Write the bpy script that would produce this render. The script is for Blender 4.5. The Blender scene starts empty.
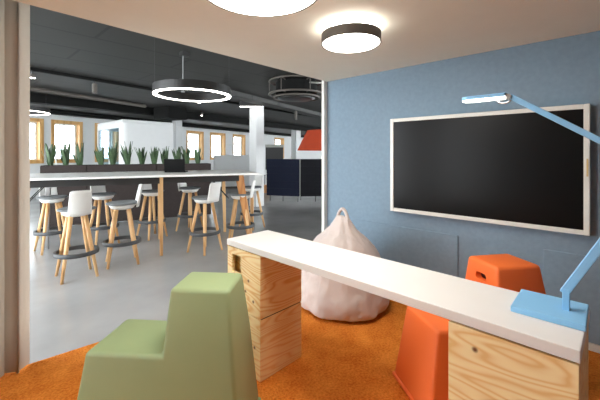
import bpy, bmesh, math, random
from mathutils import Vector, Matrix, noise
random.seed(7)
PI = math.pi
SC = bpy.context.scene
COL = SC.collection

# ------------------------------------------------------------------ camera, world, exposure
cam_d = bpy.data.cameras.new('camera'); cam_d.sensor_width = 36; cam_d.lens = 331.5/600*36
cam_d.shift_y = -46/600; cam_d.clip_start = 0.05; cam_d.clip_end = 100
cam = bpy.data.objects.new('camera', cam_d); COL.objects.link(cam)
cam.location = (0, 0, 1.36)
cam.rotation_euler = (PI/2, 0, math.atan2(0.6794, 0.7337) - PI/2)
SC.camera = cam

W = bpy.data.worlds.new('daylight'); SC.world = W; W.use_nodes = True
bg = W.node_tree.nodes['Background']
bg.inputs['Color'].default_value = (0.91, 0.965, 1.0, 1)
bg.inputs['Strength'].default_value = 6.0
SC.view_settings.view_transform = 'Standard'
SC.view_settings.look = 'None'
SC.view_settings.gamma = 1
SC.view_settings.use_curve_mapping = False
SC.view_settings.exposure = 0.98

LAMP_STRENGTH = 15.0
RING_STRENGTH = 7.0

# ------------------------------------------------------------------ materials
def srgb(r, g, b):
    def c(v):
        v /= 255
        return v/12.92 if v <= 0.04045 else ((v+0.055)/1.055)**2.4
    return (c(r), c(g), c(b), 1)

def mat(name, col, rough=0.5, metal=0.0, var=0.06, scale=8.0, bump=0.0, bscale=60.0, spec=0.5, stretch=(1, 1, 1), detail=4):
    m = bpy.data.materials.new(name); m.use_nodes = True
    nt = m.node_tree; b = nt.nodes['Principled BSDF']
    b.inputs['Roughness'].default_value = rough; b.inputs['Metallic'].default_value = metal
    b.inputs['Specular IOR Level'].default_value = spec
    tc = nt.nodes.new('ShaderNodeTexCoord'); mp = nt.nodes.new('ShaderNodeMapping')
    mp.inputs['Scale'].default_value = stretch
    nt.links.new(tc.outputs['Object'], mp.inputs['Vector'])
    n = nt.nodes.new('ShaderNodeTexNoise'); n.inputs['Scale'].default_value = scale; n.inputs['Detail'].default_value = detail
    nt.links.new(mp.outputs['Vector'], n.inputs['Vector'])
    cr = nt.nodes.new('ShaderNodeValToRGB')
    cr.color_ramp.elements[0].position = 0.3; cr.color_ramp.elements[1].position = 0.7
    cr.color_ramp.elements[0].color = [max(0, c*(1-var)) for c in col[:3]]+[1]
    cr.color_ramp.elements[1].color = [min(1, c*(1+var)) for c in col[:3]]+[1]
    nt.links.new(n.outputs['Fac'], cr.inputs['Fac']); nt.links.new(cr.outputs['Color'], b.inputs['Base Color'])
    if bump:
        n2 = nt.nodes.new('ShaderNodeTexNoise'); n2.inputs['Scale'].default_value = bscale; n2.inputs['Detail'].default_value = 3
        nt.links.new(mp.outputs['Vector'], n2.inputs['Vector'])
        bp = nt.nodes.new('ShaderNodeBump'); bp.inputs['Strength'].default_value = bump; bp.inputs['Distance'].default_value = 0.01
        nt.links.new(n2.outputs['Fac'], bp.inputs['Height']); nt.links.new(bp.outputs['Normal'], b.inputs['Normal'])
    return m

def emit(name, col, s):
    m = bpy.data.materials.new(name); m.use_nodes = True
    nt = m.node_tree; nt.nodes.remove(nt.nodes['Principled BSDF'])
    e = nt.nodes.new('ShaderNodeEmission'); e.inputs['Color'].default_value = (*col, 1); e.inputs['Strength'].default_value = s
    nt.links.new(e.outputs['Emission'], nt.nodes['Material Output'].inputs['Surface'])
    return m

def wood(name, light, dark, scale=9.0, axis='Y', dist=6.0, knots=(), rough=0.5, seed=0.0):
    """pine: warped growth bands stretched along one axis, a few brown knots"""
    m = bpy.data.materials.new(name); m.use_nodes = True
    nt = m.node_tree; L = nt.links; b = nt.nodes['Principled BSDF']; b.inputs['Roughness'].default_value = rough
    tc = nt.nodes.new('ShaderNodeTexCoord'); mp = nt.nodes.new('ShaderNodeMapping')
    s = {'X': (0.16, 0.16, 1), 'Y': (0.16, 0.16, 1), 'Z': (1, 1, 0.1)}[axis]
    mp.inputs['Scale'].default_value = s; mp.inputs['Location'].default_value = (seed, seed*0.7, seed*1.3)
    L.new(tc.outputs['Object'], mp.inputs['Vector'])
    # warp
    nz = nt.nodes.new('ShaderNodeTexNoise'); nz.inputs['Scale'].default_value = 5.5; nz.inputs['Detail'].default_value = 2
    L.new(mp.outputs['Vector'], nz.inputs['Vector'])
    w = nt.nodes.new('ShaderNodeMath'); w.operation = 'MULTIPLY'; w.inputs[1].default_value = dist*2.2
    L.new(nz.outputs['Fac'], w.inputs[0])
    wr = nt.nodes.new('ShaderNodeMath'); wr.operation = 'FRACT'
    L.new(w.outputs[0], wr.inputs[0])
    tri = nt.nodes.new('ShaderNodeMath'); tri.operation = 'PINGPONG'; tri.inputs[1].default_value = 1.0
    w2 = nt.nodes.new('ShaderNodeMath'); w2.operation = 'MULTIPLY'; w2.inputs[1].default_value = dist*scale*0.22
    L.new(nz.outputs['Fac'], w2.inputs[0]); L.new(w2.outputs[0], tri.inputs[0])
    pw = nt.nodes.new('ShaderNodeMath'); pw.operation = 'POWER'; pw.inputs[1].default_value = 2.2
    L.new(tri.outputs[0], pw.inputs[0])
    fine = nt.nodes.new('ShaderNodeTexNoise'); fine.inputs['Scale'].default_value = 60; fine.inputs['Detail'].default_value = 3
    L.new(mp.outputs['Vector'], fine.inputs['Vector'])
    mx = nt.nodes.new('ShaderNodeMath'); mx.operation = 'MULTIPLY_ADD'; mx.inputs[1].default_value = 0.35
    L.new(fine.outputs['Fac'], mx.inputs[0]); L.new(pw.outputs[0], mx.inputs[2])
    cr = nt.nodes.new('ShaderNodeValToRGB')
    cr.color_ramp.elements[0].position = 0.15; cr.color_ramp.elements[1].position = 1.15 if False else 1.0
    cr.color_ramp.elements[0].color = light; cr.color_ramp.elements[1].color = dark
    L.new(mx.outputs[0], cr.inputs['Fac'])
    out = cr.outputs['Color']
    for kp in knots:   # brown knots at given places on the board
        sb_ = nt.nodes.new('ShaderNodeVectorMath'); sb_.operation = 'DISTANCE'; sb_.inputs[1].default_value = kp
        L.new(tc.outputs['Object'], sb_.inputs[0])
        kr = nt.nodes.new('ShaderNodeValToRGB')
        e = kr.color_ramp.elements; e[0].position = 0.004; e[0].color = (1, 1, 1, 1); e[1].position = 0.012; e[1].color = (0, 0, 0, 1)
        mid = e.new(0.008); mid.color = (0.55, 0.55, 0.55, 1)
        L.new(sb_.outputs['Value'], kr.inputs['Fac'])
        mix = nt.nodes.new('ShaderNodeMixRGB'); mix.inputs['Color2'].default_value = srgb(118, 74, 40)
        L.new(kr.outputs['Color'], mix.inputs['Fac']); L.new(out, mix.inputs['Color1']); out = mix.outputs['Color']
    L.new(out, b.inputs['Base Color'])
    return m

def glass_mat(name, tint=(0.95, 0.98, 1, 1), refl=0.08):
    m = bpy.data.materials.new(name); m.use_nodes = True
    nt = m.node_tree; nt.nodes.remove(nt.nodes['Principled BSDF'])
    t = nt.nodes.new('ShaderNodeBsdfTransparent'); t.inputs['Color'].default_value = tint
    g = nt.nodes.new('ShaderNodeBsdfGlossy'); g.inputs['Roughness'].default_value = 0.02
    mx = nt.nodes.new('ShaderNodeMixShader'); mx.inputs['Fac'].default_value = refl
    nt.links.new(t.outputs[0], mx.inputs[1]); nt.links.new(g.outputs[0], mx.inputs[2])
    nt.links.new(mx.outputs[0], nt.nodes['Material Output'].inputs['Surface'])
    return m

M = {
 'ceil_white': mat('warm white ceiling paint', srgb(236, 235, 220), 0.8, var=0.01),
 'wall_white': mat('white wall paint', srgb(216, 217, 216), 0.8, var=0.015),
 'blue_felt': mat('blue felt', srgb(130, 152, 169), 0.95, var=0.05, scale=30, bump=0.25, bscale=260, spec=0.2),
 'concrete': mat('polished concrete', srgb(164, 164, 164), 0.21, var=0.16, scale=1.1, bump=0.02, bscale=6, detail=8),
 'dark_ceil': mat('dark ceiling board', srgb(56, 56, 52), 0.5, var=0.10, scale=0.9, stretch=(0.4, 1.6, 1)),
 'beam_black': mat('matt black paint', srgb(17, 17, 16), 0.85, var=0.1, spec=0.2),
 'black': mat('black coated metal', srgb(34, 33, 32), 0.45, var=0.1),
 'dark_grey': mat('dark grey metal', srgb(84, 78, 72), 0.5, var=0.05),
 'mid_grey': mat('grey duct metal', srgb(140, 140, 132), 0.45, var=0.08),
 'rug': None,
 'white_top': mat('white laminate', srgb(232, 231, 228), 0.42, var=0.01),
 'white_metal': mat('white metal', srgb(224, 224, 218), 0.4, var=0.02),
 'screen': mat('black glass', srgb(13, 12, 12), 0.30, var=0.05, spec=0.16),
 'green': mat('sage green plastic', srgb(156, 174, 128), 0.55, var=0.015),
 'orange': mat('orange plastic', srgb(255, 124, 58), 0.5, var=0.015),
 'hole_shade': mat('maroon hole shade', srgb(70, 14, 8), 0.8, var=0.05),
 'lamp_blue': mat('sky blue metal', srgb(142, 202, 246), 0.45, var=0.015),
 'bean': mat('blush cotton', srgb(204, 193, 188), 0.95, var=0.05, scale=5, bump=0.5, bscale=13, stretch=(1, 1, 0.6), spec=0.2),
 'curtain': mat('taupe curtain cloth', srgb(214, 206, 196), 0.9, var=0.06, scale=6, bump=0.15, bscale=200, stretch=(1, 1, 0.1), spec=0.2),
 'shell': mat('white plastic shell', srgb(226, 226, 222), 0.45, var=0.02),
 'pad': mat('grey seat felt', srgb(120, 124, 126), 0.9, var=0.08, scale=20),
 'ring_grey': mat('charcoal ring', srgb(62, 64, 66), 0.5, var=0.06),
 'leg_wood': wood('pale oak', srgb(222, 180, 128), srgb(184, 136, 84), 6, 'Z', 5),
 'wedge_wood': wood('honey oak', srgb(206, 150, 92), srgb(170, 112, 60), 6, 'Z', 5),
 'crate_a': wood('pine board', srgb(250, 226, 172), srgb(232, 184, 116), 22, 'Y', 8, ((-0.176, 0.660, 0.583), (-0.176, 0.690, 0.512), (-0.176, 0.612, 0.47)), seed=0.35),
 'crate_b': wood('pine ply', srgb(250, 228, 176), srgb(236, 194, 128), 24, 'Y', 8, ((-0.176, -0.618, 0.69), (0.05, -0.885, 0.56), (-0.176, 0.60, 0.20)), seed=1.9),
 'crate_in': wood('shaded pine', srgb(196, 140, 80), srgb(160, 100, 48), 8, 'Y', 6, seed=3),
 'planter': mat('dark brown felt', srgb(58, 51, 49), 0.9, var=0.08, scale=20, spec=0.2),
 'soil': mat('dark soil', srgb(50, 38, 28), 1.0, var=0.4, scale=60, bump=0.6),
 'leaf': mat('snake plant leaf', srgb(66, 88, 56), 0.5, var=0.35, scale=26, stretch=(1, 1, 2.2)),
 'win_wood': wood('window oak', srgb(214, 168, 104), srgb(190, 140, 78), 6, 'Z', 4),
 'navy': mat('navy quilted cloth', srgb(24, 29, 46), 0.85, var=0.08, scale=20, spec=0.25),
 'navy_dark': mat('black cloth', srgb(22, 22, 26), 0.9, var=0.08, scale=20, spec=0.2),
 'shade': mat('burnt orange shade', srgb(178, 62, 26), 0.8, var=0.05, scale=10),
 'pane': glass_mat('clear glass'),
 'tint': glass_mat('pale blue glass', (0.80, 0.90, 0.95, 1), 0.10),
 'light_warm': emit('warm diffuser', (1.0, 0.95, 0.88), LAMP_STRENGTH),
 'light_ring': emit('ring diffuser', (1.0, 0.96, 0.88), RING_STRENGTH),
 'light_halo': emit('halo strip', (1.0, 0.95, 0.88), 19.0),
 'light_small': emit('small spot light', (1.0, 0.95, 0.86), 14.0),
 'laptop': mat('black laptop', srgb(9, 9, 10), 0.5, var=0.1, spec=0.2),
 'alu': mat('brushed metal', srgb(170, 170, 170), 0.35, 0.9, var=0.05),
}

def cloth_translucent(m, f):
    nt = m.node_tree; b = nt.nodes['Principled BSDF']; out = nt.nodes['Material Output']
    t = nt.nodes.new('ShaderNodeBsdfTranslucent'); mx = nt.nodes.new('ShaderNodeMixShader'); mx.inputs['Fac'].default_value = f
    nt.links.new(b.inputs['Base Color'].links[0].from_socket, t.inputs['Color'])
    nt.links.new(b.outputs[0], mx.inputs[1]); nt.links.new(t.outputs[0], mx.inputs[2]); nt.links.new(mx.outputs[0], out.inputs['Surface'])
cloth_translucent(M['curtain'], 0.55)

def board_mat():
    m = mat('dark ceiling boards', srgb(46, 46, 43), 0.6, var=0.12, scale=0.8)
    nt = m.node_tree; b = nt.nodes['Principled BSDF']; L = nt.links
    src = b.inputs['Base Color'].links[0].from_socket
    tc = nt.nodes.new('ShaderNodeTexCoord')
    br = nt.nodes.new('ShaderNodeTexBrick'); br.inputs['Scale'].default_value = 1.0
    br.inputs['Brick Width'].default_value = 2.4; br.inputs['Row Height'].default_value = 0.62; br.inputs['Mortar Size'].default_value = 0.02
    br.inputs['Mortar Smooth'].default_value = 0.3
    L.new(tc.outputs['Object'], br.inputs['Vector'])
    mx = nt.nodes.new('ShaderNodeMixRGB'); mx.inputs['Color2'].default_value = srgb(20, 20, 19)
    L.new(br.outputs['Fac'], mx.inputs['Fac']); L.new(src, mx.inputs['Color1']); L.new(mx.outputs['Color'], b.inputs['Base Color'])
    return m
M['dark_board'] = board_mat()

def rug_mat():
    m = bpy.data.materials.new('orange carpet'); m.use_nodes = True
    nt = m.node_tree; L = nt.links; b = nt.nodes['Principled BSDF']
    b.inputs['Roughness'].default_value = 1; b.inputs['Specular IOR Level'].default_value = 0.1
    tc = nt.nodes.new('ShaderNodeTexCoord')
    n1 = nt.nodes.new('ShaderNodeTexNoise'); n1.inputs['Scale'].default_value = 70; n1.inputs['Detail'].default_value = 5
    n2 = nt.nodes.new('ShaderNodeTexNoise'); n2.inputs['Scale'].default_value = 7; n2.inputs['Detail'].default_value = 4
    v = nt.nodes.new('ShaderNodeTexVoronoi'); v.inputs['Scale'].default_value = 110
    for n in (n1, n2, v): L.new(tc.outputs['Object'], n.inputs['Vector'])
    a = nt.nodes.new('ShaderNodeMath'); a.operation = 'MULTIPLY_ADD'; a.inputs[1].default_value = 0.45
    L.new(n2.outputs['Fac'], a.inputs[0])
    a2 = nt.nodes.new('ShaderNodeMath'); a2.operation = 'MULTIPLY'; a2.inputs[1].default_value = 0.6
    L.new(n1.outputs['Fac'], a2.inputs[0]); L.new(a2.outputs[0], a.inputs[2])
    cr = nt.nodes.new('ShaderNodeValToRGB'); cr.color_ramp.elements[0].position = 0.36; cr.color_ramp.elements[1].position = 0.68
    cr.color_ramp.elements[0].color = srgb(216, 108, 28); cr.color_ramp.elements[1].color = srgb(255, 164, 70)
    L.new(a.outputs[0], cr.inputs['Fac']); L.new(cr.outputs['Color'], b.inputs['Base Color'])
    ad = nt.nodes.new('ShaderNodeMath'); ad.operation = 'ADD'
    L.new(n1.outputs['Fac'], ad.inputs[0]); L.new(v.outputs['Distance'], ad.inputs[1])
    bp = nt.nodes.new('ShaderNodeBump'); bp.inputs['Strength'].default_value = 0.9; bp.inputs['Distance'].default_value = 0.012
    L.new(ad.outputs[0], bp.inputs['Height']); L.new(bp.outputs['Normal'], b.inputs['Normal'])
    return m
M['rug'] = rug_mat()

# ------------------------------------------------------------------ helpers
def link(name, bm, m, parent=None, smooth=False, bevel=0.0, seg=2):
    """the shapes gathered in bm become ONE mesh object"""
    me = bpy.data.meshes.new(name)
    bmesh.ops.recalc_face_normals(bm, faces=bm.faces)
    bm.to_mesh(me); bm.free()
    if smooth:
        for p in me.polygons: p.use_smooth = True
    o = bpy.data.objects.new(name, me); COL.objects.link(o)
    o.data.materials.append(m)
    if parent: o.parent = parent
    if bevel:
        bv = o.modifiers.new('edge', 'BEVEL'); bv.width = bevel; bv.segments = seg; bv.limit_method = 'ANGLE'; bv.angle_limit = math.radians(40)
    if smooth == 'auto':
        pass
    return o

def thing(name, label, cat, loc=(0, 0, 0), rz=0, group=None):
    o = bpy.data.objects.new(name, None); COL.objects.link(o); o.empty_display_size = 0.1
    o.location = loc; o.rotation_euler = (0, 0, rz)
    o['label'] = label; o['category'] = cat
    if group: o['group'] = group
    return o

def tag(o, label, cat, group=None):
    o['label'] = label; o['category'] = cat
    if group: o['group'] = group
    return o

def struct(name, bm, m, parent=None, **k):
    o = link(name, bm, m, parent, **k)
    if parent is None: o['kind'] = 'structure'
    return o

def dup(root, loc, rz, label, group=None):
    r = root.copy(); COL.objects.link(r); r.location = loc; r.rotation_euler = (0, 0, rz); r['label'] = label
    if group: r['group'] = group
    for ch in list(root.children):
        c = ch.copy(); COL.objects.link(c); c.parent = r
        for g in ch.children:
            d = g.copy(); COL.objects.link(d); d.parent = c
    return r

def box(bm, x0, y0, z0, x1, y1, z1, mtx=None):
    vs = [bm.verts.new(Vector((x, y, z))) for x in (x0, x1) for y in (y0, y1) for z in (z0, z1)]
    for f in ((0, 1, 3, 2), (4, 6, 7, 5), (0, 4, 5, 1), (2, 3, 7, 6), (0, 2, 6, 4), (1, 5, 7, 3)):
        bm.faces.new([vs[i] for i in f])
    if mtx: bmesh.ops.transform(bm, matrix=mtx, verts=vs)
    return bm

def B(*a, mtx=None):
    return box(bmesh.new(), *a, mtx=mtx)

def tube(bm, pts, rad, n=10, cap=True, flat=None):
    """swept tube through pts; rad a number or one per point"""
    pts = [Vector(p) for p in pts]
    rads = rad if isinstance(rad, (list, tuple)) else [rad]*len(pts)
    rings = []; prev = None
    for i, p in enumerate(pts):
        t = (pts[min(i+1, len(pts)-1)]-pts[max(i-1, 0)]).normalized()
        ref = prev if prev is not None else (Vector((1, 0, 0)) if abs(t.x) < 0.8 else Vector((0, 1, 0)))
        u = (ref - t*ref.dot(t)).normalized(); v = t.cross(u); prev = u
        rings.append([bm.verts.new(p + (u*math.cos(2*PI*k/n)+v*math.sin(2*PI*k/n))*rads[i]) for k in range(n)])
    for a, b in zip(rings, rings[1:]):
        for k in range(n):
            bm.faces.new((a[k], a[(k+1) % n], b[(k+1) % n], b[k]))
    if cap:
        bm.faces.new(rings[0][::-1]); bm.faces.new(rings[-1])
    return bm

def lathe(bm, prof, n=32, cx=0, cy=0, closed=False):
    """prof = [(r, z)...]; closed makes a ring section"""
    rings = []
    for r, z in prof:
        if r < 1e-5: rings.append([bm.verts.new((cx, cy, z))])
        else: rings.append([bm.verts.new((cx+r*math.cos(2*PI*k/n), cy+r*math.sin(2*PI*k/n), z)) for k in range(n)])
    pairs = list(zip(rings, rings[1:])) + ([(rings[-1], rings[0])] if closed else [])
    for a, b in pairs:
        for k in range(n):
            k2 = (k+1) % n
            if len(a) == 1 and len(b) == 1: continue
            if len(a) == 1: bm.faces.new((a[0], b[k2], b[k]))
            elif len(b) == 1: bm.faces.new((a[k], a[k2], b[0]))
            else: bm.faces.new((a[k], a[k2], b[k2], b[k]))
    return bm

def bar(bm, p0, p1, w, t, up=(0, 0, 1)):
    """rectangular bar between two points, w across, t along 'up'"""
    p0, p1 = Vector(p0), Vector(p1); d = (p1-p0).normalized()
    s = d.cross(Vector(up)).normalized(); u = s.cross(d).normalized()
    vs = []
    for p in (p0, p1):
        for a, b in ((-1, -1), (1, -1), (1, 1), (-1, 1)):
            vs.append(bm.verts.new(p + s*a*w/2 + u*b*t/2))
    for f in ((0, 1, 2, 3), (7, 6, 5, 4), (0, 4, 5, 1), (1, 5, 6, 2), (2, 6, 7, 3), (3, 7, 4, 0)):
        bm.faces.new([vs[i] for i in f])
    return bm

def loft(bm, loops, cap=True):
    rs = [[bm.verts.new(p) for p in lp] for lp in loops]; n = len(rs[0])
    for a, b in zip(rs, rs[1:]):
        for k in range(n): bm.faces.new((a[k], a[(k+1) % n], b[(k+1) % n], b[k]))
    if cap: bm.faces.new(rs[0][::-1]); bm.faces.new(rs[-1])
    return bm

def rot(a): return Matrix.Rotation(a, 4, 'Z')
def frame_at(x, y, z, a): return Matrix.Translation((x, y, z)) @ rot(a)

# ------------------------------------------------------------------ the setting: floor, pod, office shell
H = 2.2            # underside of the pod's ceiling
OC = 2.70          # dark office ceiling
struct('floor', B(-6, -3, -0.1, 26, 22, 0), M['concrete'])
c1 = struct('ceiling', B(-2.6, -2.0, H, 3.04, 2.385, 2.5), M['ceil_white'])
struct('wall_right', B(3.04, -2.0, 0, 3.16, 2.385, 2.5), M['blue_felt'])
struct('wall_back', B(-2.6, -2.1, 0, 3.16, -2.0, 2.5), M['blue_felt'])
struct('wall_left_blocker', B(-2.7, -2.1, 0, -2.6, 2.385, 2.5), M['blue_felt'])  # unseen side, closed in to block fill light from the left
struct('trim_1', B(2.985, 2.385, 0, 3.16, 2.425, 2.5), M['white_metal'], bevel=0.004)
struct('baseboard_right', B(3.022, -2.0, 0, 3.04, 2.37, 0.06), M['white_metal'], bevel=0.003)

OD = Vector((0.969, 0.246, 0)).normalized(); OA = math.atan2(OD.y, OD.x)
def office_ceiling():
    bm = bmesh.new()
    box(bm, -12, -22, OC, 26, 3, OC+0.15, mtx=frame_at(8.0, 14.77, 0, OA))
    return bm
oc = struct('ceiling', office_ceiling(), M['dark_board'])

# far wall with window openings, in its own frame: x along the wall, y into the wall
WM = frame_at(7.997, 14.766, 0, OA)
WINS = [(-7.05, -6.03), (-5.68, -4.84), (-4.28, -3.50), (0.0, 0.98), (1.58, 2.62), (3.38, 4.38), (7.72, 8.83)]
WZ0, WZ1 = 1.13, 2.42
bm = bmesh.new()
xs = [-12] + [v for w in WINS for v in w] + [19]
for i in range(0, len(xs), 2): box(bm, xs[i], 0, 0, xs[i+1], 0.28, OC)
for a, b in WINS:
    box(bm, a, 0, 0, b, 0.28, WZ0); box(bm, a, 0, WZ1, b, 0.28, OC)
bmesh.ops.transform(bm, matrix=WM, verts=bm.verts)
struct('wall_far', bm, M['wall_white'])
bm = B(19, -16, 0, 19.2, 0.28, OC, mtx=WM); struct('wall_office_right', bm, M['wall_white'])

for i, (a, b) in enumerate(WINS):
    bm = bmesh.new(); t = 0.035
    # oak lining round the reveal and a flat casing on the wall
    for (x0, x1, z0, z1) in ((a, a+t, WZ0, WZ1), (b-t, b, WZ0, WZ1), (a+t, b-t, WZ0, WZ0+t), (a+t, b-t, WZ1-t, WZ1)):
        box(bm, x0, -0.012, z0, x1, 0.27, z1)
    c = 0.07
    for (x0, x1, z0, z1) in ((a-c, a, WZ0-c, WZ1+c), (b, b+c, WZ0-c, WZ1+c), (a, b, WZ0-c, WZ0), (a, b, WZ1, WZ1+c)):
        box(bm, x0, -0.02, z0, x1, -0.001, z1)
    bmesh.ops.transform(bm, matrix=WM, verts=bm.verts)
    wo = struct('window_%d' % (i+1), bm, M['win_wood'])
    bm = bmesh.new(); s = 0.045; A, Bb, Z0, Z1 = a+t, b-t, WZ0+t, WZ1-t
    for (x0, x1, z0, z1) in ((A, A+s, Z0, Z1), (Bb-s, Bb, Z0, Z1), (A+s, Bb-s, Z0, Z0+s), (A+s, Bb-s, Z1-s, Z1)):
        box(bm, x0, 0.19, z0, x1, 0.24, z1)
    mid = (A+Bb)/2
    box(bm, mid-0.012, 0.2, Z0+s, mid+0.012, 0.23, Z1-s)
    for k in (1, 2): 
        zz = Z0+(Z1-Z0)*k/3
        box(bm, A+s, 0.2, zz-0.01, Bb-s, 0.23, zz+0.01)
    bmesh.ops.transform(bm, matrix=WM, verts=bm.verts)
    link('window_frame', bm, M['white_metal'], wo)
    bm = B(A+s, 0.213, Z0+s, Bb-s, 0.219, Z1-s, mtx=WM); link('pane', bm, M['pane'], wo)

# columns
def column(x, y, w, a):
    struct('column', B(-w/2, -w/2, 0, w/2, w/2, OC, mtx=frame_at(x, y, 0, a)), M['wall_white'], bevel=0.008)
column(5.60, 6.73, 0.27, 0.02)
column(6.36, 12.55, 0.28, 0.02)
column(12.7, 12.05, 0.36, 0.02)

# dark beams under the office ceiling
def beam(p, q, z0, z1, w, m, name='beam'):
    p, q = Vector((*p, 0)), Vector((*q, 0)); d = q-p
    bm = B(0, -w/2, z0, d.length, w/2, z1, mtx=frame_at(p.x, p.y, 0, math.atan2(d.y, d.x)))
    return struct(name, bm, m)
beam((-1.6, 8.95), (17, 11.6), 2.50, 2.70, 0.26, M['beam_black'])
beam((-1.0, 11.4), (18, 16.3), 2.56, 2.70, 0.22, M['beam_black'])
beam((4.0, 5.9), (16.0, 8.95), 2.60, 2.70, 0.35, M['dark_board'])

# ------------------------------------------------------------------ carpet
edge = [(-2.5, 2.75), (-0.6, 2.76), (0.30, 2.73), (0.70, 2.685), (1.252, 2.60), (1.9, 2.50), (2.5, 2.42), (2.925, 2.37), (3.02, 2.36), (3.02, -1.98), (-2.5, -1.98)]
bm = bmesh.new(); loft(bm, [[(x, y, 0.001) for x, y in edge], [(x, y, 0.014) for x, y in edge]])
tag(link('carpet', bm, M['rug'], bevel=0.005), 'orange short-pile carpet covering the floor under the table and stools', 'carpet')

# wall panels below the screen
for (y0, y1, lab) in ((0.945, 2.0, 'low blue felt panel on the wall behind the beanbag'), (-1.5, 0.345, 'low blue felt panel on the wall behind the blue desk lamp')):
    tag(link('wall_panel', B(3.028, y0, 0.062, 3.041, y1, 0.655), M['blue_felt'], bevel=0.005), lab, 'wall panel', 'low panels on the blue wall')

# ------------------------------------------------------------------ curtain on its rail
ct = thing('curtain', 'taupe floor-length curtain hanging in folds at the edge of the opening', 'curtain', (0, 0, 0))
bm = bmesh.new()
N = 150; X0, X1 = -1.5, 0.372
def cpos(s):
    x = X0+(X1-X0)*s
    ph = (X1-x)/0.125*2*PI
    y = 2.675 + 0.052*math.cos(ph+0.5) + 0.018*math.sin(ph*0.53+1)
    x += 0.022*math.sin(2*ph+0.6)
    if s > 0.985: x -= 0
    return x, y
cols_ = []
for i in range(N+1):
    x, y = cpos(i/N); pts = []
    for k in range(9):
        z = 0.022+(2.46-0.022)*k/8; a = 1.0-0.25*k/8
        yy = 2.675+(y-2.675)*a
        pts.append((x, yy, z))
    cols_.append(pts)
th = 0.004
V1 = [[bm.verts.new(p) for p in c] for c in cols_]
V2 = [[bm.verts.new((p[0], p[1]+th, p[2])) for p in c] for c in cols_]
for i in range(N):
    for k in range(8):
        bm.faces.new((V1[i][k], V1[i+1][k], V1[i+1][k+1], V1[i][k+1])); bm.faces.new((V2[i][k+1], V2[i+1][k+1], V2[i+1][k], V2[i][k]))
    bm.faces.new((V1[i][0], V2[i][0], V2[i+1][0], V1[i+1][0])); bm.faces.new((V1[i][8], V1[i+1][8], V2[i+1][8], V2[i][8]))
for k in range(8):
    bm.faces.new((V1[0][k], V1[0][k+1], V2[0][k+1], V2[0][k])); bm.faces.new((V1[N][k], V2[N][k], V2[N][k+1], V1[N][k+1]))
link('fabric', bm, M['curtain'], ct, smooth=True)
bm = B(-1.6, 2.66, 2.462, 0.5, 2.70, 2.49)
for x in (-1.2, -0.4, 0.4): box(bm, x-0.015, 2.386, 2.47, x+0.015, 2.665, 2.485)
link('rail', bm, M['white_metal'], ct)

# ------------------------------------------------------------------ ceiling lights of the pod
def round_light(x, y, d, hgt, label):
    t = thing('ceiling_light', label, 'ceiling light', (x, y, H), 0, 'round ceiling lights')
    r = d/2
    bm = lathe(bmesh.new(), [(r-0.012, -hgt+0.004), (r, -hgt), (r, -0.046), (r-0.03, -0.042), (0.0, -0.042)], 64)
    link('housing', bm, M['dark_grey'], t, smooth=False)
    bm = lathe(bmesh.new(), [(0, -hgt-0.004), (r-0.02, -hgt-0.004), (r-0.010, -hgt+0.002), (r-0.012, -hgt+0.006)], 64)
    link('diffuser', bm, M['light_warm'], t, smooth=False)
    bm = lathe(bmesh.new(), [(r-0.035, -0.041), (r-0.035, -0.026), (r-0.05, -0.026), (r-0.05, -0.041)], 64, closed=True)
    link('halo_strip', bm, M['light_halo'], t)
    bm = lathe(bmesh.new(), [(0.0, -0.042), (r-0.08, -0.042), (r-0.08, 0.0), (0, 0.0)], 32)
    link('mounting_plate', bm, M['dark_grey'], t)
    return t
round_light(1.84, 1.244, 0.39, 0.112, 'small round ceiling light with a dark rim near the blue wall')
round_light(0.9665, 1.139, 0.55, 0.112, 'larger round ceiling light, the one closest to the camera')


# ------------------------------------------------------------------ wall screen
tv = thing('wall_screen', 'large black touch screen in a white frame on the blue wall', 'screen', (3.028, 0.8155, 0.808))
hw, hh, fr = 0.7315, 0.892, 0.033
bm = bmesh.new()
for (y0, y1, z0, z1) in ((-hw, -hw+fr, 0, hh), (hw-fr, hw, 0, hh), (-hw+fr, hw-fr, 0, fr), (-hw+fr, hw-fr, hh-fr, hh)):
    box(bm, -0.068, y0, z0, -0.010, y1, z1)
link('bezel', bm, M['white_metal'], tv, bevel=0.004)
link('display', B(-0.058, -hw+fr, fr, -0.02, hw-fr, hh-fr), M['screen'], tv)
link('back_cover', B(-0.02, -hw+0.06, 0.06, 0.012, hw-0.06, hh-0.06), M['black'], tv)
link('port_strip', B(-0.072, -hw+0.008, 0.40, -0.066, -hw+0.018, 0.52), mat('gold strip', srgb(206, 176, 120), 0.4), tv, bevel=0.002)

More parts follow.
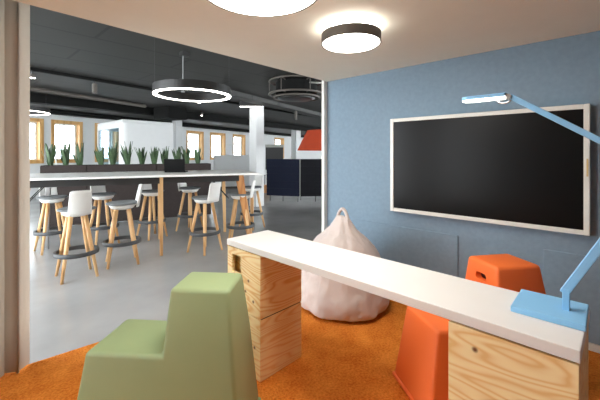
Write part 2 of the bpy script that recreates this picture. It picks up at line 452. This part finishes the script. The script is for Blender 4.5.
# ------------------------------------------------------------------ counter table on pine boxes
tb = thing('counter_table', 'long white counter table standing on stacked pine boxes', 'table', (1.432, 0.945, 0), math.radians(-1.5))
link('tabletop', B(-0.177, -0.895, 0.762, 0.177, 0.895, 0.80), M['white_top'], tb, bevel=0.003)
def pine_box(y0, y1, z0, z1, m, hole):
    bm = bmesh.new(); x0, x1 = -0.176, 0.172; t = 0.02
    if not hole:
        box(bm, x0, y0, z0, x1, y1, z1)
    else:  # hand hole cut through the aisle side
        hy0, hy1, hz0, hz1 = hole
        box(bm, x0+t, y0, z0, x1, y0+t, z1); box(bm, x0+t, y1-t, z0, x1, y1, z1); box(bm, x1-t, y0+t, z0, x1, y1-t, z1)
        box(bm, x0+t, y0+t, z0, x1-t, y1-t, z0+t); box(bm, x0+t, y0+t, z1-t, x1-t, y1-t, z1)
        box(bm, x0+0.055, y0+t, z0+t, x0+0.07, y1-t, z1-t)  # added inner board, set close behind the hole to catch light
        box(bm, x0, y0, z0, x0+t, hy0, z1); box(bm, x0, hy1, z0, x0+t, y1, z1)
        box(bm, x0, hy0, z0, x0+t, hy1, hz0); box(bm, x0, hy0, hz1, x0+t, hy1, z1)
    bmesh.ops.remove_doubles(bm, verts=bm.verts, dist=1e-5)
    o = link('pine_box', bm, m, tb, bevel=0.0025 if not hole else 0)
    return o
pine_box(0.545, 0.885, 0.386, 0.756, M['crate_a'], (0.735, 0.835, 0.60, 0.715))
pine_box(0.545, 0.885, 0.016, 0.378, M['crate_b'], None)
pine_box(-0.892, -0.529, 0.386, 0.756, M['crate_b'], None)
pine_box(-0.892, -0.529, 0.016, 0.378, M['crate_a'], None)
for y0, y1 in ((0.55, 0.88), (-0.886, -0.535)):
    link('spacer', B(-0.164, y0, 0.756, 0.164, y1, 0.762), M['black'], tb); link('spacer', B(-0.164, y0, 0.378, 0.164, y1, 0.386), M['black'], tb)
    link('plinth', B(-0.166, y0, 0.0142, 0.166, y1, 0.016), M['black'], tb)

# ------------------------------------------------------------------ stepped plastic stools
def stepped_stool(m):
    bm = bmesh.new()
    # side outline (v, z, half width): low seat in front, taller block behind
    P = [(-0.462, 0.0, .195), (-0.393, 0.44, .1625), (-0.028, 0.44, .1625), (-0.010, 0.727, .118), (0.270, 0.727, .118), (0.302, 0.44, .1625), (0.345, 0.0, .195), (-0.035, 0.0, .195)]
    vs = {}
    for s in (-1, 1):
        for i, (v, z, w) in enumerate(P): vs[i, s] = bm.verts.new((v, s*w, z))
    for s in (-1, 1):
        for f in ((0, 1, 2, 7), (7, 2, 5, 6), (2, 3, 4, 5)): bm.faces.new([vs[i, s] for i in f])
    for a, b in ((0, 1), (1, 2), (2, 3), (3, 4), (4, 5), (5, 6), (6, 7), (7, 0)):
        bm.faces.new((vs[a, -1], vs[b, -1], vs[b, 1], vs[a, 1]))
    bmesh.ops.recalc_face_normals(bm, faces=bm.faces)
    es = [e for e in bm.edges if len(e.link_faces) == 2 and e.calc_face_angle(0) > 0.30 and max(v.co.z for v in e.verts) > 0.1]
    bmesh.ops.bevel(bm, geom=es, offset=0.020, segments=4, profile=0.5, affect='EDGES')
    return bm
def hull_flange(bm):
    x0, x1, w = -0.478, 0.362, 0.208
    box(bm, x0+.008, -w+.008, 0.0, x1-.008, w-.008, 0.024)
def make_stool(loc, rz, m, label):
    t = thing('stepped_stool', label, 'stool', loc, rz)
    o = link('seat_body', stepped_stool(m), m, t)
    # hand hole through the tall block
    bm = bmesh.new()
    lp = []
    for k in range(20):
        a = 2*PI*k/20; cy = 0.021 if math.cos(a) > 0 else -0.021
        lp.append((cy+0.021*math.cos(a), 0.641+0.021*math.sin(a)))
    loft(bm, [[(-0.2, y, z) for y, z in lp], [(0.06, y, z) for y, z in lp]])
    cutter = link('cutter', bm, m, t)
    bo = o.modifiers.new('hole', 'BOOLEAN'); bo.object = cutter; bo.operation = 'DIFFERENCE'; bo.solver = 'EXACT'
    bpy.context.view_layer.update()
    dg = bpy.context.evaluated_depsgraph_get()
    me = bpy.data.meshes.new_from_object(o.evaluated_get(dg))
    o.modifiers.clear(); o.data = me
    bpy.data.objects.remove(cutter)
    for p in me.polygons: p.use_smooth = True
    me.set_sharp_from_angle(angle=math.radians(28)) if hasattr(me, 'set_sharp_from_angle') else None
    link('hole_shade_plug', loft(bmesh.new(), [[(0.020, y*0.99, 0.648+(z-.648)*.99) for y, z in lp], [(0.058, y*0.99, 0.648+(z-.648)*.99) for y, z in lp]]), M['hole_shade'], t) if m is M['orange'] else None  # maroon plug, its colour stands for the shade inside the hole
    bm = bmesh.new(); hull_flange(bm)
    link('base_rim', bm, m, t, bevel=0.012, seg=3)
    return t
make_stool((0.811, 1.541, 0.014), -0.91, M['green'], 'sage green stepped plastic stool with low seat and taller back block')
make_stool((2.123, 0.525, 0.014), -0.642, M['orange'], 'bright orange stepped plastic stool behind the white counter table')

# ------------------------------------------------------------------ beanbag
bb = thing('beanbag', 'blush beanbag with a carrying loop slumped against the blue wall', 'beanbag', (2.45, 1.745, 0.026), math.radians(-16))
bb.scale = (1.05, 1.05, 1.0)
prof = [(0.0, 0.34), (0.02, 0.372), (0.06, 0.386), (0.12, 0.388), (0.20, 0.372), (0.28, 0.352), (0.36, 0.335), (0.44, 0.315), (0.515, 0.285), (0.555, 0.262), (0.595, 0.225), (0.63, 0.180), (0.666, 0.138), (0.73, 0.095), (0.765, 0.072), (0.785, 0.05)]
bm = bmesh.new(); n = 72; rings = []
for z, r in prof:
    lean = 0.0
    ring = []
    for k in range(n):
        a = 2*PI*k/n
        q = Vector((math.cos(a)*2.2, math.sin(a)*2.2, z*5))
        rr = r*(1+0.05*noise.noise(q)+0.022*noise.noise(q*3.1))
        flat = 1.0-0.45*max(0, (z-0.45)/0.32)
        if z > 0.5: rr *= 1+0.05*math.sin(9*a)*(z-0.5)/0.25
        x = rr*math.cos(a)*flat + lean; y = rr*math.sin(a)
        ring.append(bm.verts.new((x, y, z)))
    rings.append(ring)
for a_, b_ in zip(rings, rings[1:]):
    for k in range(n): bm.faces.new((a_[k], a_[(k+1) % n], b_[(k+1) % n], b_[k]))
bm.faces.new(rings[0][::-1]); bm.faces.new(rings[-1])
o = link('cover', bm, M['bean'], bb, smooth=True)
sd = o.modifiers.new('smooth', 'SUBSURF'); sd.levels = 1; sd.render_levels = 2
tx = bpy.data.textures.new('creases', 'CLOUDS'); tx.noise_scale = 0.11; tx.noise_depth = 3
dm = o.modifiers.new('creases', 'DISPLACE'); dm.texture = tx; dm.strength = 0.035; dm.mid_level = 0.5
bm = bmesh.new(); pts = []
for k in range(17):
    a = PI*k/16
    pts.append((0.0, 0.062*math.cos(a)*(1.15-0.30*math.sin(a)), 0.745+0.095*math.sin(a)))
tube(bm, pts, 0.0145, 10); link('carry_loop', bm, M['bean'], bb, smooth=True)

# ------------------------------------------------------------------ blue task lamp on the table
lx, ly, lz = 1.475, 0.15, 0.80
dl = thing('desk_lamp', 'sky blue folding desk lamp on the near end of the white table', 'lamp', (lx, ly, lz))
link('base', B(-0.102, -0.102, 0, 0.102, 0.102, 0.021), M['lamp_blue'], dl, bevel=0.003)
Y = lambda w: w-ly
bm = bmesh.new(); bar(bm, (0, Y(0.104), 0.018), (0, Y(0.104), 0.094), 0.026, 0.020, up=(0, 1, 0))
link('post', bm, M['lamp_blue'], dl, bevel=0.002)
bm = bmesh.new(); bar(bm, (0, Y(0.110), 0.076), (0, Y(-0.116), 0.514), 0.024, 0.026)
link('lower_arm', bm, M['lamp_blue'], dl, bevel=0.002)
bm = bmesh.new(); bar(bm, (0, Y(-0.122), 0.508), (0, Y(0.272), 0.780), 0.024, 0.020)
link('upper_arm', bm, M['lamp_blue'], dl, bevel=0.002)
bm = tube(bmesh.new(), [(-0.02, Y(-0.116), 0.512), (0.02, Y(-0.116), 0.512)], 0.018, 16); link('elbow_joint', bm, M['alu'], dl)
bm = tube(bmesh.new(), [(-0.018, Y(0.276), 0.778), (0.018, Y(0.276), 0.778)], 0.011, 14); link('head_joint', bm, M['alu'], dl)
def headloop(z, e=0): return [(-0.030-e, Y(0.283), z), (-0.033-e, Y(0.415), z), (-0.018, Y(0.440+e), z), (0.018, Y(0.440+e), z), (0.033+e, Y(0.415), z), (0.030+e, Y(0.283), z)]
hd = link('lamp_head', loft(bmesh.new(), [headloop(0.779), headloop(0.793)]), M['lamp_blue'], dl, bevel=0.002)
link('light_strip', loft(bmesh.new(), [headloop(0.7745, -0.003), headloop(0.7795, -0.003)]), emit('lamp strip', (1, 0.95, 0.86), 5.0), hd)
pts = [(0.0, Y(0.272)+0.022*math.cos(a), 0.768-0.012*math.sin(a)) for a in [PI*k/8 for k in range(9)]]
link('finger_grip', tube(bmesh.new(), [(x, y+0.02, z) for x, y, z in pts], 0.003, 8), M['alu'], hd)

# ------------------------------------------------------------------ high bar table
TD = math.radians(-23)
bt = thing('bar_table', 'long white-topped bar table with oak legs on the concrete floor', 'bar table', (1.95, 4.27, 0), TD)
# local: x along the front edge, y away from the pod
TL, TR, TW = -1.75, 1.33, 1.18
link('tabletop', B(TL, 0, 1.055, TR, TW, 1.082), M['white_top'], bt, bevel=0.006)
bm = bmesh.new()
for y in (0.10, TW-0.14): box(bm, TL+0.3, y, 0.965, TR-0.28, y+0.04, 1.054)
for x in (TL+0.3, -0.02, TR-0.32): box(bm, x, 0.14, 0.965, x+0.04, TW-0.14, 1.054)
link('frame', bm, M['black'], bt)
def table_leg(xt, yt, xb, yb, wt, m):
    bm = bmesh.new()
    loft(bm, [[(xb+sx*0.019, yb+sy*0.019, 0.0) for sx, sy in ((-1, -1), (1, -1), (1, 1), (-1, 1))],
              [((xt+xb)/2+sx*(0.026+wt/2)/2, (yt+yb)/2+sy*0.025, 0.55) for sx, sy in ((-1, -1), (1, -1), (1, 1), (-1, 1))],
              [(xt+sx*wt/2, yt+sy*0.03, 1.054) for sx, sy in ((-1, -1), (1, -1), (1, 1), (-1, 1))]])
    link('leg', bm, m, bt, bevel=0.004)
table_leg(0.0, 0.12, 0.0, 0.12, 0.042, M['leg_wood'])
table_leg(0.0, TW-0.12, 0.0, TW-0.12, 0.05, M['leg_wood'])
table_leg(TR-0.26, 0.18, TR-0.09, 0.20, 0.12, M['wedge_wood'])
table_leg(TR-0.32, TW-0.12, TR-0.28, TW-0.05, 0.05, M['leg_wood'])
table_leg(TL+0.26, 0.18, TL+0.12, 0.20, 0.16, M['wedge_wood'])
table_leg(TL+0.30, TW-0.12, TL+0.26, TW-0.05, 0.05, M['alu'])
for x0, x1 in ((TR-0.62, TR-0.40), (TL+0.42, TL+0.20)):
    for dy in (0.3, 0.42):
        link('brace', tube(bmesh.new(), [(x0, dy, 0.97), (x1, dy-0.05, 0.70)], 0.006, 8), M['black'], bt)

# laptop on the bar table
lp = thing('laptop', 'open black laptop standing on the white bar table', 'laptop', (2.40, 4.80, 1.082), math.radians(-40))
link('keyboard_deck', B(-0.15, -0.02, 0, 0.15, 0.19, 0.014), M['laptop'], lp, bevel=0.003)
bm = B(-0.15, -0.005, 0.0, 0.15, 0.005, 0.195); bmesh.ops.transform(bm, matrix=Matrix.Translation((0, -0.02, 0.010)) @ Matrix.Rotation(math.radians(10), 4, 'X'), verts=bm.verts)
link('lid', bm, M['laptop'], lp, bevel=0.002)

# ------------------------------------------------------------------ bar stools
def bar_stool():
    t = thing('bar_stool', '', 'bar stool', (0, 0, 0), 0, 'bar stools around the high table')
    # local +x is the side of the backrest
    bm = lathe(bmesh.new(), [(0, 0.675), (0.10, 0.677), (0.125, 0.688), (0.140, 0.708), (0.148, 0.728), (0.146, 0.738), (0, 0.738)], 32)
    link('seat_shell', bm, M['shell'], t, smooth=True)
    bm = lathe(bmesh.new(), [(0, 0.737), (0.165, 0.737), (0.182, 0.744), (0.184, 0.754), (0.168, 0.764), (0, 0.758)], 36)
    link('seat_pad', bm, M['pad'], t, smooth=False)
    # curved low backrest rising from the shell
    bm = bmesh.new(); nu, nv = 12, 8; S = {}
    for side in (0, 1):
        for i in range(nu+1):
            u = -1+2*i/nu
            for j in range(nv+1):
                v = j/nv
                half = 0.60-0.17*v                      # half angle of the arc
                R = 0.190+0.043*v
                cut = 0.010*(abs(u)**8)
                z = 0.700+0.270*v - (cut if j == nv else 0)
                r = R + (0.007 if side else -0.007)
                a = u*half
                S[side, i, j] = bm.verts.new((r*math.cos(a)-0.008, r*math.sin(a), z))
    for i in range(nu):
        for j in range(nv):
            bm.faces.new((S[0, i, j], S[0, i, j+1], S[0, i+1, j+1], S[0, i+1, j])); bm.faces.new((S[1, i, j], S[1, i+1, j], S[1, i+1, j+1], S[1, i, j+1]))
        for j in (0, nv): bm.faces.new((S[0, i, j], S[0, i+1, j], S[1, i+1, j], S[1, i, j]))
    for j in range(nv):
        for i in (0, nu): bm.faces.new((S[0, i, j], S[0, i, j+1], S[1, i, j+1], S[1, i, j]))
    link('backrest', bm, M['shell'], t, smooth=True)
    for k in range(4):
        a = PI/4+k*PI/2; c, s = math.cos(a), math.sin(a)
        bm = tube(bmesh.new(), [(0.092*c, 0.092*s, 0.70), (0.150*c, 0.150*s, 0.40), (0.232*c, 0.232*s, 0.0)], [0.023, 0.022, 0.014], 12)
        link('leg', bm, M['leg_wood'], t, smooth=True)
    bm = lathe(bmesh.new(), [(0.188, 0.252), (0.212, 0.252), (0.216, 0.273), (0.212, 0.294), (0.188, 0.294)], 40, closed=True)
    link('footrest', bm, M['ring_grey'], t)
    return t
bs = bar_stool()
CY = math.atan2(0.6794, 0.7337)   # heading of the photograph's view
# (x, y, heading of the backrest side, label)
STOOLS = [
 (1.02, 4.33, math.radians(-93), 'bar stool nearest the camera, its white back turned to us'),
 (1.53, 4.44, math.radians(-15), 'bar stool seen side on, second of the near row from the curtain'),
 (2.505, 4.135, math.radians(-78), 'near side bar stool just right of the thin front table leg'),
 (3.10, 4.11, math.radians(-45), 'bar stool at the near right end of the table beside the wedge leg'),
 (1.06, 5.75, math.radians(95), 'far side bar stool nearest the curtain, partly behind the closest stool'),
 (1.653, 5.588, math.radians(95), 'far side bar stool facing us between the two nearest stools'),
 (2.338, 5.47, math.radians(100), 'far side bar stool behind the thin front table leg'),
 (3.015, 5.475, math.radians(111), 'far side bar stool beneath the open laptop, fourth from the curtain'),
 (3.88, 4.80, math.radians(10), 'bar stool beyond the right table end in front of the white column'),
]
for i, (x, y, a, lab) in enumerate(STOOLS):
    if i == 0: bs.location = (x, y, 0); bs.rotation_euler = (0, 0, a); bs['label'] = lab
    else: dup(bs, (x, y, 0), a, lab)

# ------------------------------------------------------------------ planter behind the bar with snake plants
PA = math.atan2(6.322-7.396, 3.977-1.183)
pl = thing('planter', 'long dark brown felt planter divider behind the bar table', 'planter', (1.183, 7.396, 0), PA)
PLEN = 2.993
bm = bmesh.new()
box(bm, 0, 0, 0.05, PLEN, 0.03, 1.15); box(bm, 0, 0.40, 0.05, PLEN, 0.43, 1.15)
box(bm, 0, 0.03, 0.05, 0.03, 0.40, 1.15); box(bm, PLEN-0.03, 0.03, 0.05, PLEN, 0.40, 1.15)
box(bm, 0.03, 0.03, 0.05, PLEN-0.03, 0.40, 0.09)
link('box', bm, M['planter'], pl)
for x0, x1 in ((0.005, 0.70), (0.71, 1.90), (1.91, PLEN-0.005)):
    link('front_panel', B(x0, -0.022, 0.10, x1, 0.0, 1.155), M['planter'], pl, bevel=0.012, seg=3)
link('soil', B(0.032, 0.032, 0.95, PLEN-0.032, 0.398, 1.08), M['soil'], pl)
for x in (0.1, 1.0, 2.0, PLEN-0.1):
    for y in (0.06, 0.37): link('foot', B(x-0.02, y-0.02, 0, x+0.02, y+0.02, 0.05), M['black'], pl)

def snake_plant(seed, hgt):
    rnd = random.Random(seed); bm = bmesh.new()
    nl = rnd.randint(11, 15)
    for i in range(nl):
        a = 2*PI*i/nl+rnd.uniform(-.4, .4); lean = rnd.uniform(0.04, 0.40); hh_ = 1.22*hgt*rnd.uniform(0.6, 1.0)
        if i < 3: lean *= 0.4; hh_ = 1.18*hgt
        d = Vector((math.cos(a), math.sin(a), 0)); tw = rnd.uniform(-.8, .8)
        side0 = Vector((-d.y, d.x, 0)); L_ = []
        for k in range(7):
            v = k/6; w = 0.034*math.sin(PI*(0.22+0.78*v)**1.0)**0.7*(1 if k < 6 else 0.05)+0.001
            c = d*(0.018+lean*hh_*v**1.4)+Vector((0, 0, hh_*v))
            s = Matrix.Rotation(tw*v, 3, 'Z') @ side0; nn = s.cross(Vector((0, 0, 1)))
            L_.append([c-s*w, c+nn*0.006, c+s*w, c-nn*0.002])
        loft(bm, L_)
    return bm
PLX = [0.11, 0.35, 0.57, 0.92, 1.12, 1.38, 1.64, 1.87, 2.08, 2.34, 2.52, 2.75]
PLH = [0.40, 0.43, 0.42, 0.38, 0.44, 0.46, 0.36, 0.37, 0.38, 0.38, 0.37, 0.36]
PLN = ['snake plant at the curtain end of the dark planter', 'snake plant second from the curtain in the planter', 'snake plant third from the curtain in the planter',
 'snake plant in front of the glass side of the white booth', 'tall snake plant in front of the rounded booth corner', 'tall spreading snake plant just right of the booth corner',
 'small snake plant in front of the blank booth wall', 'snake plant fifth from the right end of the planter', 'snake plant left of the slim column behind the planter',
 'snake plant in front of the slim column, third from the right end', 'snake plant second from the right end of the planter', 'snake plant at the right end of the dark planter']
for i, (x, hg, lab) in enumerate(zip(PLX, PLH, PLN)):
    o = link('snake_plant', snake_plant(i+3, hg), M['leaf'])
    o.matrix_world = frame_at(1.183, 7.396, 1.078, PA) @ Matrix.Translation((x, 0.2, 0))
    tag(o, lab, 'plant', 'snake plants in the planter')

# ------------------------------------------------------------------ ring pendant lights
def ring_light(x, y, z, r, label, ca=None):
    t = thing('ring_pendant', label, 'pendant light', (x, y, z), 0, 'ring pendant lights')
    link('ring', lathe(bmesh.new(), [(r-0.046, 0.008), (r-0.046, 0.10), (r, 0.10), (r, 0.008), (r-0.002, 0.004), (r-0.044, 0.004)], 72, closed=True), M['black'], t)
    link('diffuser', lathe(bmesh.new(), [(r-0.043, -0.006), (r-0.004, -0.006), (r-0.002, 0.0038), (r-0.044, 0.0038)], 72, closed=True), M['light_ring'], t)
    cz = OC-z
    for k, a in enumerate((1.36, 2.75, -0.6)):
        c, q = (r-0.025)*math.cos(a), (r-0.025)*math.sin(a)
        link('wire', tube(bmesh.new(), [(c, q, 0.095), (c, q, cz)], 0.006 if k == 0 else 0.0004, 6), M['alu'], t)
        if k == 0:
            link('canopy', B(c-0.03, q-0.05, cz-0.06, c+0.07, q+0.05, cz), M['black'], t)
            link('clip', B(c-0.018, q-0.018, 0.10, c+0.018, q+0.018, 0.125), M['alu'], t)
    return t
ring_light(2.058, 3.665, 2.065, 0.45, 'glowing ring pendant hanging above the bar table')
ring_light(1.10, 9.50, 2.28, 0.60, 'ring pendant far back, half hidden behind the taupe curtain')

# ------------------------------------------------------------------ round ventilation unit
vu = thing('ceiling_fan_unit', 'round black ventilation unit with ringed rims under the ceiling', 'ventilation unit', (4.23, 4.00, 0))
def torus(r, z, q, n=48, m=10):
    return lathe(bmesh.new(), [(r+q*math.cos(2*PI*k/m), z+q*math.sin(2*PI*k/m)) for k in range(m)], n, closed=True)
link('body', lathe(bmesh.new(), [(0, 2.36), (0.28, 2.36), (0.36, 2.40), (0.36, 2.60), (0.30, OC), (0, OC)], 40), M['beam_black'], vu)
link('upper_rim', torus(0.475, 2.625, 0.016), M['dark_grey'], vu)
link('lower_rim', torus(0.475, 2.40, 0.018), M['dark_grey'], vu)
link('inner_rim', torus(0.40, 2.345, 0.016), M['dark_grey'], vu)
link('air_disc', lathe(bmesh.new(), [(0, 2.30), (0.26, 2.31), (0.33, 2.335), (0.26, 2.345), (0, 2.345)], 40), M['black'], vu, smooth=True)
for k in range(6):
    a = k*PI/3+0.2; c, s = math.cos(a), math.sin(a)
    link('bracket', tube(bmesh.new(), [(0.355*c, 0.355*s, 2.40), (0.475*c, 0.475*s, 2.40), (0.475*c, 0.475*s, 2.625), (0.35*c, 0.35*s, 2.60)], 0.009, 8), M['dark_grey'], vu)
link('conduit', tube(bmesh.new(), [(-0.15, -0.44, 2.53), (0.06, -0.47, 2.55), (0.22, -0.47, 2.58), (0.24, -0.47, OC)], 0.014, 10), M['mid_grey'], vu, smooth=True)

# ------------------------------------------------------------------ track, spots, pipes and ducts on the office ceiling
def line_thing(name, p, q, z, rr, m, label, cat, boxy=False):
    bm = bmesh.new()
    if boxy: bar(bm, (*p, z), (*q, z), rr*2, rr*2)
    else: tube(bm, [(*p, z), (*q, z)], rr, 12)
    return tag(link(name, bm, m), label, cat)
line_thing('lighting_track', (-2.0, 6.17), (12.0, 7.93), 2.675, 0.025, M['beam_black'], 'thin black lighting track across the dark ceiling', 'lighting track', True)
line_thing('air_duct', (-1.5, 7.46), (3.7, 9.09), 2.645, 0.045, M['dark_grey'], 'grey round air duct under the dark ceiling beyond the track', 'duct')
line_thing('ceiling_pipe', (-1.2, 10.55), (6.1, 12.75), 2.60, 0.035, M['beam_black'], 'thin dark pipe above the white meeting booth', 'pipe')

def spot(x, y, zt, lab, lit=True, down=0.16):
    t = thing('track_spotlight', lab, 'spotlight', (x, y, zt), 0, 'small ceiling spotlights')
    link('stem', tube(bmesh.new(), [(0, 0, 0), (0, 0, -0.06)], 0.01, 8), M['black'], t)
    link('housing', lathe(bmesh.new(), [(0, -0.05), (0.04, -0.05), (0.042, -0.05-down), (0.036, -0.05-down), (0.036, -0.04-down), (0, -0.04-down)], 20), M['dark_grey'], t)
    if lit: link('lens', lathe(bmesh.new(), [(0, -0.052-down), (0.035, -0.052-down), (0.035, -0.045-down), (0, -0.045-down)], 20), M['light_small'], t)
    return t
spot(0.955, 6.54, 2.65, 'small lit spotlight on the track right beside the curtain', True, 0.06)
spot(1.83, 6.64, 2.65, 'dark cylinder spotlight on the track above the planter', False, 0.17)
spot(4.05, 6.93, 2.65, 'lit spotlight on the track beyond the glowing ring', True, 0.05)
spot(5.55, 9.35, OC, 'lit spotlight on the ceiling over the far windows', True, 0.08)
spot(6.95, 6.60, OC, 'dark spotlight above the navy sofa', False, 0.30)
spot(10.39, 10.86, OC, 'tiny lit spotlight near the far column', True, 0.12)

hv = thing('air_handler', 'black boxy air handling unit under the ceiling above the booth', 'ventilation unit', (4.45, 9.25, 0), OA)
link('casing', B(-0.30, -0.30, 2.36, 0.34, 0.30, OC), M['beam_black'], hv, bevel=0.01)
link('nozzle', tube(bmesh.new(), [(0.34, 0, 2.50), (0.62, 0, 2.50)], 0.10, 16), M['beam_black'], hv)

ll = thing('linear_light', 'slim white linear light in front of the white column head', 'ceiling light', (5.30, 6.60, 2.56), math.radians(-47))
link('housing', B(-0.28, -0.03, 0.0, 0.28, 0.03, 0.145), M['black'], ll)
link('diffuser', B(-0.28, -0.028, -0.006, 0.28, 0.028, -0.0005), M['light_ring'], ll)

# ------------------------------------------------------------------ meeting booth
mb = thing('meeting_booth', 'white free-standing meeting booth with rounded corner and glass side', 'booth', (3.32, 9.66, 0))
BW, BD, BH = 1.45, 2.1, 2.31
link('roof', B(0, 0, BH-0.08, BW, BD, BH), M['wall_white'], mb, bevel=0.03, seg=3)
link('wall_panel', B(0.14, 0, 0, BW, 0.06, BH-0.08), M['wall_white'], mb)
link('side_panel', B(BW-0.06, 0.06, 0, BW, BD, BH-0.08), M['wall_white'], mb)
bm = bmesh.new()
arc = [(0.16-0.16*math.cos(a), 0.16-0.16*math.sin(a)) for a in [PI/2*k/10 for k in range(11)]]
lpz = [(x, y) for x, y in arc]+[(0.16, 0.06), (0.06, 0.16)]
loft(bm, [[(x, y, 0) for x, y in lpz], [(x, y, BH-0.08) for x, y in lpz]])
link('corner_panel', bm, M['wall_white'], mb)
bm = bmesh.new()
for y0, y1, z0, z1 in ((0.16, 0.24, 0, BH-0.08), (BD-0.08, BD, 0, BH-0.08), (0.24, BD-0.08, 0, 0.1), (0.24, BD-0.08, BH-0.22, BH-0.08), (1.02, 1.06, 0.1, BH-0.22)):
    box(bm, 0, y0, z0, 0.06, y1, z1)
fo = link('door_frame', bm, M['wall_white'], mb)
link('glass_pane', B(0.025, 0.24, 0.1, 0.035, BD-0.08, BH-0.22), M['tint'], fo)
bm = bmesh.new()
for x0, x1, z0, z1 in ((0.06, 0.12, 0, BH-0.08), (0.12, BW-0.06, 0, 0.1), (0.12, BW-0.06, BH-0.22, BH-0.08)):
    box(bm, x0, BD-0.06, z0, x1, BD, z1)
fo = link('rear_frame', bm, M['wall_white'], mb)
link('glass_pane', B(0.12, BD-0.035, 0.1, BW-0.06, BD-0.025, BH-0.22), M['pane'], fo)

# ------------------------------------------------------------------ other furniture far back
sb = thing('sideboard', 'pale grey office sideboard under the far windows', 'cabinet', (7.18, 11.20, 0), math.atan2(-0.727, 1.19))
link('body', B(0, 0.02, 0.08, 1.40, 0.45, 1.31), M['wall_white'], sb, bevel=0.005)
for k in range(2): link('door', B(0.01+0.70*k, 0, 0.09, 0.69+0.70*k, 0.02, 1.30), M['wall_white'], sb, bevel=0.004)
link('plinth', B(0.03, 0.05, 0, 1.37, 0.42, 0.08), M['dark_grey'], sb)

def task_lamp(x, y, z, a, ln, label):
    t = thing('task_lamp', label, 'lamp', (x, y, 0), a, 'white task lamps in the office')
    link('base', lathe(bmesh.new(), [(0, 0), (0.15, 0), (0.15, 0.015), (0, 0.02)], 28), M['white_metal'], t)
    link('pole', tube(bmesh.new(), [(0, 0, 0.01), (0, 0, z)], 0.014, 10), M['white_metal'], t)
    bm = B(-0.03, -0.03, z, ln*0.6, 0.03, z+0.02); link('arm', bm, M['white_metal'], t)
    link('lamp_head', B(ln*0.6, -0.06, z-0.004, ln, 0.06, z+0.022), M['dark_grey'], t, bevel=0.004)
    return t
task_lamp(2.10, 10.95, 1.85, math.radians(-47), 0.42, 'white task lamp in front of the second window from the curtain')
task_lamp(7.97, 11.48, 1.75, math.radians(-47), 0.46, 'white task lamp behind the pale sideboard')

# dark display stand
ds = thing('display_stand', 'dark display stand with a grey top behind the navy sofa', 'display stand', (7.956, 9.07, 0), math.atan2(-0.465, 0.43))
link('panel', B(0, 0.0, 0.80, 0.64, 0.10, 1.60), M['black'], ds)
link('top_box', B(-0.01, -0.01, 1.60, 0.65, 0.30, 1.70), M['mid_grey'], ds)
link('cabinet', B(0.0, 0.0, 0.0, 0.64, 0.40, 0.78), M['wall_white'], ds)
link('shelf', B(0, -0.02, 0.78, 0.64, 0.4, 0.80), M['mid_grey'], ds)

# navy high back sofa
ns = thing('high_back_sofa', 'navy high-backed sofa on thin legs beside the white post', 'sofa', (6.891, 6.382, 0), 0)
a1 = math.atan2(7.30-6.382, 6.44-6.891)
def panel(name, m, ang, ln, flip):
    bm = bmesh.new(); z0, z1 = 0.15, 1.22; rows = 5
    s = -1 if flip else 1
    for r in range(rows):
        za, zb = z0+(z1-z0)*r/rows, z0+(z1-z0)*(r+1)/rows
        y0, y1 = (0, 0.09) if not flip else (-0.09, 0)
        box(bm, 0, y0, za+0.004, ln, y1, zb-0.004)
    y0, y1 = (0.015, 0.085) if not flip else (-0.085, -0.015)
    box(bm, 0.01, y0, z0+0.01, ln-0.01, y1, z1-0.01)
    bmesh.ops.transform(bm, matrix=rot(ang), verts=bm.verts)
    return link(name, bm, m, ns, bevel=0.004)
panel('back_panel', M['navy'], a1, 1.02, True)
a2 = math.radians(-38)
panel('side_panel', M['navy_dark'], a2, 0.95, False)
link('piping', tube(bmesh.new(), [(0, 0, 0.15), (0, 0, 1.225)], 0.012, 8), M['mid_grey'], ns)
def seat_pt(t, s): # t along side panel, s along back panel
    return (t*math.cos(a2)+s*math.cos(a1), t*math.sin(a2)+s*math.sin(a1))
q = [seat_pt(0.10, 0.10), seat_pt(0.9, 0.10), seat_pt(0.9, 0.9), seat_pt(0.10, 0.9)]
link('seat', loft(bmesh.new(), [[(x, y, 0.20) for x, y in q], [(x, y, 0.44) for x, y in q]]), M['navy'], ns, bevel=0.02)
for t_, s_ in ((0.04, 0.10), (0.04, 0.55), (0.04, 0.95), (0.5, 0.05), (0.9, 0.05), (0.85, 0.85)):
    x, y = seat_pt(t_, s_)
    link('leg', tube(bmesh.new(), [(x, y, 0), (x, y, 0.205 if t_ > .8 and s_ > .8 else 0.16)], 0.011, 8), M['black'], ns)

# orange shade pendant
op = thing('pendant_lamp', 'large burnt orange cone pendant lamp over the navy sofa', 'pendant lamp', (6.28, 5.01, 0))
link('lamp_shade', lathe(bmesh.new(), [(0.66, 1.445), (0.42, 1.925), (0.03, 1.935), (0.03, 1.92), (0.41, 1.91), (0.65, 1.445)], 48, closed=True), M['shade'], op)
link('cord', tube(bmesh.new(), [(0, 0, 1.90), (0, 0, OC)], 0.008, 8), M['black'], op)

tag(link('pouf', lathe(bmesh.new(), [(0, 0), (0.16, 0), (0.17, 0.03), (0.17, 0.24), (0.15, 0.27), (0, 0.275)], 24), M['wedge_wood']), 'small honey-coloured pouf on the floor left of the navy sofa', 'pouf').location = (7.72, 8.88, 0)
